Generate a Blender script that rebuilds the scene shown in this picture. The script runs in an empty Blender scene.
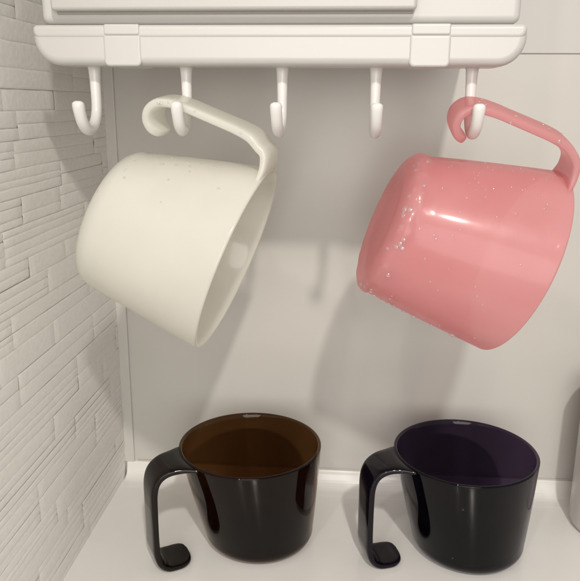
import bpy, bmesh, math, random
from mathutils import Vector, Matrix, noise
random.seed(7)
S=0.01
YW=40.7
def P(x,yr,z): return Vector((x*S,(yr-YW)*S,z*S))
scene=bpy.context.scene
col=scene.collection

def mat(name):
    m=bpy.data.materials.new(name); m.use_nodes=True
    return m,m.node_tree.nodes,m.node_tree.links,m.node_tree.nodes["Principled BSDF"]
def setp(b,**k):
    for a,v in k.items():
        b.inputs[a.replace('_',' ')].default_value=v
def bump(nt_n,nt_l,b,scale,strength,dist,vec_scale=None,detail=4):
    tc=nt_n.new('ShaderNodeTexCoord'); mp=nt_n.new('ShaderNodeMapping')
    nt_l.new(tc.outputs['Object'],mp.inputs['Vector'])
    if vec_scale: mp.inputs['Scale'].default_value=vec_scale
    no=nt_n.new('ShaderNodeTexNoise'); no.inputs['Scale'].default_value=scale; no.inputs['Detail'].default_value=detail
    nt_l.new(mp.outputs[0],no.inputs['Vector'])
    bp=nt_n.new('ShaderNodeBump'); bp.inputs['Strength'].default_value=strength; bp.inputs['Distance'].default_value=dist
    nt_l.new(no.outputs['Fac'],bp.inputs['Height']); nt_l.new(bp.outputs[0],b.inputs['Normal'])
    return no,mp
def colvar(n,l,b,no,c1,c2,lo=.3,hi=.7):
    r=n.new('ShaderNodeValToRGB'); r.color_ramp.elements[0].position=lo; r.color_ramp.elements[1].position=hi
    r.color_ramp.elements[0].color=(*c1,1); r.color_ramp.elements[1].color=(*c2,1)
    l.new(no.outputs['Fac'],r.inputs[0]); l.new(r.outputs[0],b.inputs['Base Color'])

def m_simple(name,c,rough,bs=None,**k):
    m,n,l,b=mat(name); setp(b,Base_Color=(*c,1),Roughness=rough,**k)
    if bs:
        no,_=bump(n,l,b,*bs)
    return m
M_wall,n,l,b=mat("gloss_panel"); setp(b,Roughness=.28,Specular_IOR_Level=.45)
no,_=bump(n,l,b,9,.05,.002); colvar(n,l,b,no,(.55,.54,.51),(.60,.585,.55))
M_tile,n,l,b=mat("relief_tile"); setp(b,Roughness=.65,Specular_IOR_Level=.3)
no,_=bump(n,l,b,300,.4,.0005,(1,1,1.6),6); colvar(n,l,b,no,(.83,.815,.78),(.88,.865,.83))
M_counter,n,l,b=mat("counter_resin"); setp(b,Roughness=.18)
no,_=bump(n,l,b,30,.04,.001); colvar(n,l,b,no,(.80,.79,.765),(.84,.83,.805))
M_caulk=m_simple("caulk",(.55,.52,.47),.6,(80,.2,.001))
M_white=m_simple("white_plastic",(.56,.55,.53),.3,(120,.03,.0005))
M_hook=m_simple("hook_plastic",(.74,.73,.71),.25,(150,.03,.0005),Subsurface_Weight=.15,Subsurface_Radius=(.003,.003,.003),Subsurface_Scale=1.0)
M_cab=m_simple("cabinet_white",(.56,.55,.53),.35,(40,.03,.001))
M_door=m_simple("cabinet_door",(.51,.50,.48),.3,(40,.03,.001))
M_gap=m_simple("seam_shadow",(.40,.38,.35),.7,(90,.1,.001))
M_seam=m_simple("seam_filler",(.50,.49,.46),.7,(90,.1,.001))

def translucent_mat(name,c,ctr,mixf,rough,transp=0.0,cr=.05,cw=.5,c2=None,bs=.12):
    m,n,l,b=mat(name); setp(b,Base_Color=(*c,1),Roughness=rough,Coat_Weight=cw,Coat_Roughness=cr)
    no,_=bump(n,l,b,45,bs,.0012)
    colvar(n,l,b,no,c2 or tuple(x*.94 for x in c),c)
    tr=n.new('ShaderNodeBsdfTranslucent'); tr.inputs[0].default_value=(*ctr,1)
    mx=n.new('ShaderNodeMixShader'); mx.inputs[0].default_value=mixf
    l.new(b.outputs[0],mx.inputs[1]); l.new(tr.outputs[0],mx.inputs[2])
    out=n['Material Output']
    last=mx
    if transp>0:
        tp=n.new('ShaderNodeBsdfTransparent'); tp.inputs[0].default_value=(*ctr,1)
        m2=n.new('ShaderNodeMixShader'); m2.inputs[0].default_value=transp
        l.new(mx.outputs[0],m2.inputs[1]); l.new(tp.outputs[0],m2.inputs[2]); last=m2
    l.new(last.outputs[0],out.inputs[0]); return m
M_cream=translucent_mat("cream_translucent",(.85,.845,.80),(.98,.975,.92),.46,.18,.12,.05,.5)
M_pink=translucent_mat("pink_translucent",(.80,.46,.475),(.99,.68,.69),.48,.32,.36,.10,.4,(.74,.39,.41),.3)
def smoke(name,c,ior=1.3,haze=(.02,.01,.004)):
    m=bpy.data.materials.new(name); m.use_nodes=True
    n=m.node_tree.nodes; l=m.node_tree.links; n.remove(n["Principled BSDF"])
    tp=n.new('ShaderNodeBsdfTransparent'); tp.inputs[0].default_value=(*c,1)
    df=n.new('ShaderNodeBsdfDiffuse'); df.inputs[0].default_value=(*haze,1)
    ad=n.new('ShaderNodeAddShader'); l.new(tp.outputs[0],ad.inputs[0]); l.new(df.outputs[0],ad.inputs[1])
    gl=n.new('ShaderNodeBsdfGlossy'); gl.inputs['Roughness'].default_value=.02
    fr=n.new('ShaderNodeFresnel'); fr.inputs[0].default_value=ior
    geo=n.new('ShaderNodeNewGeometry'); 
    mu=n.new('ShaderNodeMath'); mu.operation='SUBTRACT'; mu.inputs[0].default_value=1; l.new(geo.outputs['Backfacing'],mu.inputs[1])
    m2=n.new('ShaderNodeMath'); m2.operation='MULTIPLY'; l.new(fr.outputs[0],m2.inputs[0]); l.new(mu.outputs[0],m2.inputs[1])
    mx=n.new('ShaderNodeMixShader'); l.new(m2.outputs[0],mx.inputs[0]); l.new(ad.outputs[0],mx.inputs[1]); l.new(gl.outputs[0],mx.inputs[2])
    l.new(mx.outputs[0],n['Material Output'].inputs[0])
    return m
M_brown=smoke("smoky_brown_acrylic",(.34,.23,.135),1.36,(.002,.001,.0005))
M_purple=smoke("smoky_purple_acrylic",(.24,.20,.275),1.36,(.001,.001,.0015))
def dark(name,c):
    return m_simple(name,c,.04,(60,.03,.0006),Specular_IOR_Level=.28)
M_brown_h=dark("dark_brown_acrylic",(.006,.0035,.002))
M_purple_h=dark("dark_purple_acrylic",(.004,.0025,.006))
M_water=bpy.data.materials.new("water"); M_water.use_nodes=True
n=M_water.node_tree.nodes; l=M_water.node_tree.links; n.remove(n["Principled BSDF"])
tp=n.new('ShaderNodeBsdfTransparent'); tp.inputs[0].default_value=(.97,.97,.97,1)
df=n.new('ShaderNodeBsdfDiffuse'); df.inputs[0].default_value=(.9,.88,.86,1)
gl=n.new('ShaderNodeBsdfGlossy'); gl.inputs['Roughness'].default_value=.08
m1=n.new('ShaderNodeMixShader'); m1.inputs[0].default_value=.10; l.new(tp.outputs[0],m1.inputs[1]); l.new(df.outputs[0],m1.inputs[2])
mx=n.new('ShaderNodeMixShader'); mx.inputs[0].default_value=.15; l.new(m1.outputs[0],mx.inputs[1]); l.new(gl.outputs[0],mx.inputs[2])
l.new(mx.outputs[0],n['Material Output'].inputs[0])
M_frost=m_simple("frosted_plastic",(.55,.53,.50),.3,(40,.03,.001))

def mk(name,bm,m,parent=None,smooth=True,recalc=True):
    if recalc: bmesh.ops.recalc_face_normals(bm,faces=bm.faces)
    me=bpy.data.meshes.new(name); bm.to_mesh(me); bm.free()
    for p in me.polygons: p.use_smooth=smooth
    me.materials.append(m)
    o=bpy.data.objects.new(name,me); col.objects.link(o)
    if parent: o.parent=parent
    return o
def empty(name,loc=(0,0,0)):
    o=bpy.data.objects.new(name,None); o.empty_display_size=.01; o.location=loc; col.objects.link(o); return o
def box_bm(x0,x1,y0,y1,z0,z1,bm=None):
    bm=bm or bmesh.new()
    vs=[bm.verts.new(P(x,y,z)) for x in (x0,x1) for y in (y0,y1) for z in (z0,z1)]
    for f in ((0,1,3,2),(4,6,7,5),(0,4,5,1),(2,3,7,6),(0,2,6,4),(1,5,7,3)):
        bm.faces.new([vs[i] for i in f])
    return bm
def bev(o,w,seg=4):
    m=o.modifiers.new("bevel",'BEVEL'); m.width=w*S; m.segments=seg; m.limit_method='ANGLE'; m.angle_limit=math.radians(40)
    m2=o.modifiers.new("wn",'WEIGHTED_NORMAL'); m2.keep_sharp=True
def box(name,x0,x1,y0,y1,z0,z1,m,parent=None,w=.08):
    o=mk(name,box_bm(x0,x1,y0,y1,z0,z1),m,parent,True)
    bev(o,w); return o

# ---------- setting
XL=-13.85
o=mk("counter",box_bm(-20,34,6,YW+1.5,-3,0),M_counter,None,False); o["kind"]="structure"
bm=bmesh.new()
prof=[]
for i in range(9):
    a=i/8*math.pi/2
    prof.append((YW-.15-.9+.9*math.sin(a)*1.0, .002+.9-.9*math.cos(a)))
prof=[(YW-1.6,.004)]+prof+[(YW-.12,1.0),(YW+.3,1.0),(YW+.3,-.5),(YW-1.6,-.5)]
ra=[bm.verts.new(P(XL+.02,y,z)) for y,z in prof]; rb=[bm.verts.new(P(34,y,z)) for y,z in prof]
for i in range(len(prof)):
    j=(i+1)%len(prof); bm.faces.new([ra[i],ra[j],rb[j],rb[i]])
o=mk("counter_upstand",bm,M_counter,None,False); o["kind"]="structure"

pw=mk("panel_wall",box_bm(-14.5,34,YW,YW+1.5,-.5,26.42),M_wall,None,False)
pw["label"]="glossy warm grey wall panel rising behind the white counter"; pw["category"]="wall"
up=box("upper_panel",-14.5,34,YW-.1,YW+1.5,26.46,52,M_cab,pw,.05)
t=box("seam",-14.4,34,YW+.02,YW+1.3,26.38,26.50,M_seam,pw,.01)
t=box("corner_trim",XL-.3,XL+.5,YW-.16,YW+.2,.95,26.4,M_wall,pw,.06)
t=box("caulk_line",XL+.7,34,YW-.1,YW+.1,.98,1.1,M_caulk,pw,.03)

# relief tile wall: irregular shallow strips
bm=bmesh.new()
def cell(y0,y1,z0,z1,d,seed):
    h=z1-z0; e=min(.10,h*.25)
    zs=[(0,-.022),(e*.4,-.007),(e,0),(h*.5,.004),(h-e,0),(h-e*.4,-.008),(h,-.022)]
    ny=max(2,int((y1-y0)/.55)); 
    ys=[(y0,-.015),(y0+.08,-.002)]+[(y0+.08+(y1-y0-.16)*i/ny,0) for i in range(1,ny)]+[(y1-.08,-.002),(y1,-.015)]
    tw_=random.uniform(-.014,.014)
    grid=[]
    for y,dy in ys:
        row=[]
        for k,(zz,dz) in enumerate(zs):
            nz=noise.noise(Vector((y*.55,(z0+zz)*1.4,seed)))
            nz2=noise.noise(Vector((y*1.3,z0*3+seed,k*.25)))
            x=XL-.12+d+dy+dz+.012*nz+tw_*(zz/h-.5)
            zo=(.03*nz2 if 0<k<6 else 0)
            row.append(bm.verts.new(P(x,y,z0+zz+zo)))
        grid.append(row)
    for i in range(len(grid)-1):
        for k in range(len(zs)-1):
            bm.faces.new([grid[i][k],grid[i+1][k],grid[i+1][k+1],grid[i][k+1]])
z=-.5; sd=0
while z<50:
    band=random.choice([.9,1.2,1.5,1.9])
    y=4+random.uniform(-6,0)
    while y<YW+.3:
        L=random.uniform(4,11)
        y1=min(y+L,YW+.3)
        if y1-y>.4:
            k=max(1,int(round(band/random.choice([.4,.5,.65,.85])))); cuts=sorted([0,band]+[band*(i+random.uniform(-.25,.25))/k for i in range(1,k)])
            base=random.uniform(0,.018)
            for i in range(len(cuts)-1):
                sd+=1; cell(y,y1,z+cuts[i],z+cuts[i+1],base+random.uniform(0,.028),sd*.37)
        y=y1
    z+=band
tb=box_bm(XL-2,XL-.165,-2,YW+.3,-3,50,bm)
bmesh.ops.recalc_face_normals(bm,faces=bm.faces)
for f in bm.faces:
    if f.normal.x<0 and f.calc_center_median().x>(XL-.164)*S: f.normal_flip()
tw=mk("relief_wall",bm,M_tile,None,True,False)
for p in tw.data.polygons:
    if p.area>.01: p.use_smooth=False
tw["label"]="off-white wall of stacked narrow relief tiles"; tw["category"]="wall"

# ---------- cabinet
cb=empty("cabinet",P(-2.9,34,26.65)); 
def par(o,p):
    o.parent=p; o.matrix_parent_inverse=Matrix.Translation(-p.location)
cab=box("case",-11.95,6.25,28.0,YW-.13,26.68,50,M_cab,None,.3); par(cab,cb)
d=box("door",-11.35,2.4,27.5,27.97,27.12,49.5,M_door,None,.15); par(d,cb)
d=box("door_gap_shade",-11.25,2.3,27.9,28.02,27.03,49.3,M_gap,None,.02); par(d,cb)  # dark-coloured strip standing in for the shadow line under the door edge
cb["label"]="white bathroom cabinet with a flat door above the hook rack"; cb["category"]="cabinet"

# ---------- rack
RX0,RX1,RZ0,RZ1=-12.25,6.5,25.15,26.62
rk=empty("hook_rack",P(-2.9,28.5,25.15))
rk["label"]="white plastic hook rack with five hooks under the cabinet"; rk["category"]="hook rack"
def outline(x0,x1,z0,z1,rb,rt,n=8):
    pts=[]
    for cx,cz,r,a0 in ((x0+rb,z0+rb,rb,180),(x1-rb,z0+rb,rb,270),(x1-rt,z1-rt,rt,0),(x0+rt,z1-rt,rt,90)):
        for i in range(n+1):
            a=math.radians(a0+90*i/n); pts.append((cx+r*math.cos(a),cz+r*math.sin(a)))
    return pts
def prism(pts,y0,y1):
    bm=bmesh.new()
    A=[bm.verts.new(P(x,y0,z)) for x,z in pts]; B=[bm.verts.new(P(x,y1,z)) for x,z in pts]
    bm.faces.new(A); bm.faces.new(B)
    for i in range(len(pts)):
        j=(i+1)%len(pts); bm.faces.new([A[i],A[j],B[j],B[i]])
    return bm
r=mk("bar",prism(outline(RX0,RX1,RZ0,RZ1,1.05,.35),27.7,29.6),M_white); bev(r,.33,6); par(r,rk)
r=mk("lip",prism(outline(RX0+.05,RX1-.05,RZ1-.5,RZ1+.02,.3,.18,4),27.66,29.7),M_white); bev(r,.18,5); par(r,rk)
for (a,b_) in ((-9.42,-7.95),(2.2,3.72)):
    r=mk("clip",prism(outline(a,b_,RZ0-.03,RZ1-.36,.2,.1,6),27.65,29.65),M_white); bev(r,.3,6); par(r,rk)
    r2=mk("clip",prism(outline(a+.05,b_-.03,RZ1-.37,RZ1+.035,.1,.08,4),27.61,29.0),M_white); bev(r2,.14,4); par(r2,rk)

def catmull(pts,n=8):
    out=[]; m=len(pts)
    for i in range(m-1):
        p0=pts[max(i-1,0)];p1=pts[i];p2=pts[i+1];p3=pts[min(i+2,m-1)]
        for k in range(n):
            t=k/n
            out.append(tuple(.5*((2*p1[j])+(-p0[j]+p2[j])*t+(2*p0[j]-5*p1[j]+4*p2[j]-p3[j])*t*t+(-p0[j]+3*p1[j]-3*p2[j]+p3[j])*t**3) for j in range(len(p1))))
    out.append(tuple(pts[-1])); return out
def sweep(path,ns,e,RR=3.88):
    bm=bmesh.new(); rings=[]
    n=len(path)
    for i,pt in enumerate(path):
        a,b_,w,t=pt[:4]; kc=pt[4] if len(pt)>4 else 0
        p0=path[max(i-1,0)];p1=path[min(i+1,n-1)]
        tx,tz=p1[0]-p0[0],p1[1]-p0[1]; L=math.hypot(tx,tz) or 1; nx,nz=-tz/L,tx/L
        ring=[]
        for k in range(ns):
            th=2*math.pi*k/ns; c,s=math.cos(th),math.sin(th)
            cw=math.copysign(abs(c)**e,c)*w/2; ct=math.copysign(abs(s)**e,s)*t/2
            sag=kc*(RR-math.sqrt(RR**2-cw*cw))
            ring.append(bm.verts.new(((a+nx*ct+sag)*S,cw*S,(b_+nz*ct)*S)))
        rings.append(ring)
    for i in range(n-1):
        for k in range(ns):
            j=(k+1)%ns; bm.faces.new([rings[i][k],rings[i][j],rings[i+1][j],rings[i+1][k]])
    bm.faces.new(rings[0]); bm.faces.new(list(reversed(rings[-1])))
    return bm
HC=23.77; HR=1.05
pts=[(0,25.3,.60,.60),(0,25.0,.48,.48),(0,24.4,.42,.44),(0,HC,.40,.44)]
for i in range(1,8):
    a=math.pi*i/8*1.0
    pts.append((HR-HR*math.cos(a),HC-HR*math.sin(a),.40+.05*i/8,.46))
pts+=[(2*HR+.03,HC-.10,.46,.44),(2*HR+.04,HC-.0,.38,.36),(2*HR+.04,HC+.05,.2,.18)]
hbm=sweep(catmull(pts,4),16,.9)
hook0=None
for x,rot in ((-10.26,-1),(-6.5,-2),(-2.64,1),(1.05,0),(4.75,0)):
    if hook0 is None:
        h=mk("hook",hbm,M_hook); hook0=h
    else:
        h=hook0.copy(); col.objects.link(h)
    h.parent=rk
    h.matrix_parent_inverse=Matrix.Translation(-rk.location)
    h.location=P(x,28.9,0); h.rotation_euler=(0,0,math.radians(-90-rot))

# ---------- cups
H=5.95; RB=2.86; OFF=.58; TH=.20
def rad(z,RR): 
    u=max(0,min(1,z/H)); return RB+(RR-RB)*(u**.85)
def cx(z): return OFF*(1-max(0,min(1,z/H)))
def cup_bm(RR,foot=0):
    bm=bmesh.new(); NS=96
    prof=[(0.02,.08),(RB*.5,.08),(RB-1.0,.07),(RB-.85,.0),]
    rc=.8
    for i in range(0,11):
        a=math.pi/2*i/10
        zz=rc-rc*math.cos(a); prof.append((rad(rc,RR)-rc+rc*math.sin(a)+foot*math.sin(a*2)**2,zz))
    for i in range(1,13):
        zz=rc+(H-.1-rc)*i/12; prof.append((rad(zz,RR),zz))
    for i in range(1,7):
        a=math.pi*i/7; prof.append((rad(H,RR)-TH/2+TH/2*math.cos(a),H-.1+.1*math.sin(a)))
    for i in range(12,-1,-1):
        zz=.95+(H-.1-.95)*i/12; prof.append((rad(zz,RR)-TH-.03*(1-i/12),zz))
    rb=rad(.95,RR)-TH-.03
    for i in range(1,9):
        a=math.pi/2*i/8; prof.append((rb-.7+.7*math.cos(a),.95-.65*math.sin(a)))
    prof+=[(rb*.4,.29),(.02,.29)]
    rings=[]
    for r,z in prof:
        ring=[]
        for k in range(NS):
            th=2*math.pi*k/NS; rr=r
            if foot and z<.8 and r>RB-.8: rr+=foot*.7*noise.noise(Vector((math.cos(th)*5,math.sin(th)*5,z*1.5)))
            ring.append(bm.verts.new(((cx(z)+rr*math.cos(th))*S,rr*math.sin(th)*S,z*S)))
        rings.append(ring)
    for i in range(len(rings)-1):
        for k in range(NS):
            j=(k+1)%NS; bm.faces.new([rings[i][k],rings[i][j],rings[i+1][j],rings[i+1][k]])
    bm.faces.new(rings[0]); bm.faces.new(rings[-1])
    return bm
def handle_pts(R,hang,RR):
    T=H-5.6; q=-R; g=-RR
    if hang:
        return [(g+.10,5.42+T,2.5,.22,1),(g-.06,5.44+T,2.35,.28,.95),(g-.32,5.42+T,2.1,.33,.75),(g-.68,5.28+T,1.95,.37,.35),(q+.28,4.98+T,1.85,.39,.1),(q+.08,4.55+T,1.78,.40,0),(q+.01,4.0+T,1.72,.38,0),(q,3.3+T,1.68,.37,0),(q,2.7,1.66,.36,0),(q+.0,2.1,1.66,.36,0),(q+.06,1.5,1.72,.37,0),(q+.24,1.02,1.78,.38,0),(q+.6,.78,1.82,.38,0),(q+.98,.82,1.8,.38,0),(q+1.24,1.04,1.72,.38,0),(q+1.34,1.26,1.5,.36,0),(q+1.38,1.42,1.05,.28,0),(q+1.40,1.48,.45,.15,0)]
    return [(g+.10,5.40+T,3.0,.24,1),(g-.09,5.42+T,2.8,.28,.95),(g-.40,5.42+T,2.4,.34,.7),(q+.80,5.36+T,2.1,.38,.3),(q+.39,5.14+T,1.92,.40,.08),(q+.14,4.78+T,1.82,.40,0),(q+.02,4.25+T,1.76,.39,0),(q,3.5+T,1.72,.38,0),(q,2.7,1.72,.37,0),(q+.01,1.7,1.74,.37,0),(q+.03,1.05,1.8,.37,0),(q+.19,.50,1.9,.36,0),(q+.56,.21,2.0,.34,0),(q+.98,.17,2.05,.31,0),(q+1.38,.19,2.0,.3,0),(q+1.68,.26,1.7,.28,0),(q+1.84,.33,1.2,.25,0),(q+1.91,.37,.5,.2,0)]
def make_cup(m,mh,label,M,R,hang,RR=3.88,drops=None,foot=0,hd_drops=0):
    e=empty("cup")
    body=mk("body",cup_bm(RR,foot),m); body.parent=e
    hp=catmull(handle_pts(R,hang,RR),6)
    hd=mk("handle",sweep(hp,32,.45,RR),mh); hd.parent=e
    if drops:
        bm=bmesh.new()
        for (th,z,rr) in drops:
            r=rad(z,RR) if z>.8 else rad(.8,RR)-.8+.8*math.sqrt(max(0,1-((.8-z)/.8)**2))+foot*.5
            nx,ny=math.cos(th),math.sin(th); nz=0
            if z<.8:
                k=(.8-z)/.8; nz=-k; s=math.sqrt(max(0,1-k*k)); nx*=s; ny*=s
            pos=Vector(((cx(z)+r*math.cos(th)),r*math.sin(th),z))
            q=Vector((nx,ny,nz)).normalized().to_track_quat('Z','Y').to_matrix().to_4x4()
            Mx=Matrix.Translation(pos*S)@q@Matrix.Diagonal((rr*S*random.uniform(.8,1.3),rr*S,rr*S*.55,1))
            bmesh.ops.create_icosphere(bm,subdivisions=2,radius=1,matrix=Mx)
        for _ in range(hd_drops):
            a,b_,w_,t_=random.choice(hp[30:])[:4]
            if a>-R+.3: continue
            rr=random.uniform(.04,.10)
            side=random.choice([0,0,1])
            if side: pos=Vector((a-t_/2,random.uniform(-.6,.5),b_)); sc=(rr*.5,rr,rr)
            else: pos=Vector((a+random.uniform(-.1,.1),-w_/2,b_)); sc=(rr,rr*.5,rr)
            bmesh.ops.create_icosphere(bm,subdivisions=2,radius=1,matrix=Matrix.Translation(pos*S)@Matrix.Diagonal((sc[0]*S,sc[1]*S,sc[2]*S,1)))
        w=mk("water_droplets",bm,M_water); w.parent=e; w["kind"]="stuff"
    e.location=M.to_translation(); e.rotation_euler=M.to_euler()
    e["label"]=label; e["category"]="cup"; e["group"]="handled bathroom cups"
    return e
def stand(x,y,a): return Matrix.Translation(P(x,y,.012))@Matrix.Rotation(math.radians(a),4,'Z')
make_cup(M_brown,M_brown_h,"smoky brown translucent cup standing on the counter",stand(-4.82,34.35,31),5.6,False,3.86)
make_cup(M_purple,M_purple_h,"dark purple translucent cup standing on the counter",stand(6.74,34.6,18),5.5,False,3.80)
def hang(rcx,rcz,phi,yaw,roll,hx):
    M=Matrix.Translation(P(rcx,27.9,rcz))@Matrix.Rotation(math.radians(phi),4,'Y')@Matrix.Translation((0,0,-H*S))
    pv=P(hx,27.9,23.82)
    return Matrix.Translation(pv)@Matrix.Rotation(math.radians(yaw),4,'Z')@Matrix.Rotation(math.radians(roll),4,'X')@Matrix.Translation(-pv)@M
dw=[(math.pi+random.gauss(.3,.3),random.uniform(1.0,5.3),random.uniform(.04,.08)) for _ in range(20)]
dw+=[(random.gauss(-.2,.2),random.uniform(1.5,5.3),random.uniform(.07,.14)) for _ in range(24)]
dw+=[(math.pi+random.gauss(0,.5),random.uniform(.1,1.0),random.uniform(.03,.08)) for _ in range(14)]
make_cup(M_cream,M_cream,"milky cream translucent cup hanging by its handle from a hook",hang(-4.46,17.45,111.5,-8,6,-6.5),5.16,True,4.06,dw,0,10)
dp=[(random.uniform(-math.pi,0.3),random.uniform(.1,.6),random.uniform(.05,.13)) for _ in range(44)]
dp+=[(random.gauss(-.15,.2),random.uniform(.3,5.3),random.uniform(.08,.2)) for _ in range(56)]
dp+=[(random.uniform(-math.pi,0),random.uniform(.8,5.2),random.uniform(.025,.06)) for _ in range(50)]
dp+=[(math.pi+random.gauss(.3,.3),random.uniform(1.0,5.3),random.uniform(.04,.08)) for _ in range(24)]
make_cup(M_pink,M_pink,"wet pink translucent cup hanging by its handle from a hook",hang(7.22,17.30,112,0,13,4.75),5.2,True,4.0,dp,.13,26)

bm=bmesh.new(); NS=64
prof=[(.02,.01),(2.3,.01),(2.55,.15),(2.65,.4),(2.65,8.3),(2.5,8.7),(1.9,9.0),(1.3,9.1),(1.3,9.2),(1.4,9.25),(1.4,10.2),(1.25,10.35),(.02,10.4)]
rings=[[bm.verts.new((r*math.cos(2*math.pi*k/NS)*S,r*math.sin(2*math.pi*k/NS)*S,z*S)) for k in range(NS)] for r,z in prof]
for i in range(len(rings)-1):
    for k in range(NS):
        j=(k+1)%NS; bm.faces.new([rings[i][k],rings[i][j],rings[i+1][j],rings[i+1][k]])
bm.faces.new(rings[0]); bm.faces.new(rings[-1])
bt=mk("bottle",bm,M_frost); bt.location=P(16.3,37.4,0)
bt["label"]="pale grey plastic bottle standing on the counter by the wall"; bt["category"]="bottle"

# ---------- lights
def lamp(name,loc,tgt,power,size,c):
    L=bpy.data.lights.new(name,'AREA'); L.shape='DISK'; L.size=size*S; L.energy=power; L.color=c
    o=bpy.data.objects.new(name,L); col.objects.link(o); o.location=loc
    o.rotation_euler=(tgt-loc).to_track_quat('-Z','Y').to_euler()
T=P(-1,34,12)
lamp("lamp_one",P(-19,-36,77),T,.85,4,(1,.94,.86))
lamp("lamp_two",P(14,-38,74),T,3.8,4,(1,.94,.86))
lamp("fill_light",P(4,-70,31),T,4.8,62,(1,.95,.885))  # wide soft fill added to lift the shaded upper wall, no actual fixture
w=bpy.data.worlds.new("World"); scene.world=w; w.use_nodes=True
n=w.node_tree.nodes; l=w.node_tree.links
tc=n.new('ShaderNodeTexCoord'); sp=n.new('ShaderNodeSeparateXYZ'); rp=n.new('ShaderNodeValToRGB')
l.new(tc.outputs['Generated'],sp.inputs[0]); mr=n.new('ShaderNodeMapRange'); mr.inputs[1].default_value=-1; mr.inputs[2].default_value=1
l.new(sp.outputs['Z'],mr.inputs[0]); l.new(mr.outputs[0],rp.inputs[0])
rp.color_ramp.elements[0].position=.38; rp.color_ramp.elements[0].color=(.30,.28,.26,1)
rp.color_ramp.elements[1].position=.6; rp.color_ramp.elements[1].color=(.95,.91,.85,1)
l.new(rp.outputs[0],n['Background'].inputs[0]); n['Background'].inputs[1].default_value=.46

# ---------- camera
cam=bpy.data.cameras.new("Camera"); co=bpy.data.objects.new("Camera",cam); col.objects.link(co)
cam.sensor_fit='HORIZONTAL'; cam.sensor_width=36; cam.lens=36*700/580; cam.clip_start=.005; cam.clip_end=50
co.matrix_world=Matrix.Translation(P(0,0,23.8))@Matrix.Rotation(math.radians(4.5),4,'Z')@Matrix.Rotation(math.radians(75),4,'X')@Matrix.Rotation(math.radians(.4),4,'Z')
scene.camera=co
scene.view_settings.view_transform='Standard'; scene.view_settings.look='None'; scene.view_settings.exposure=0
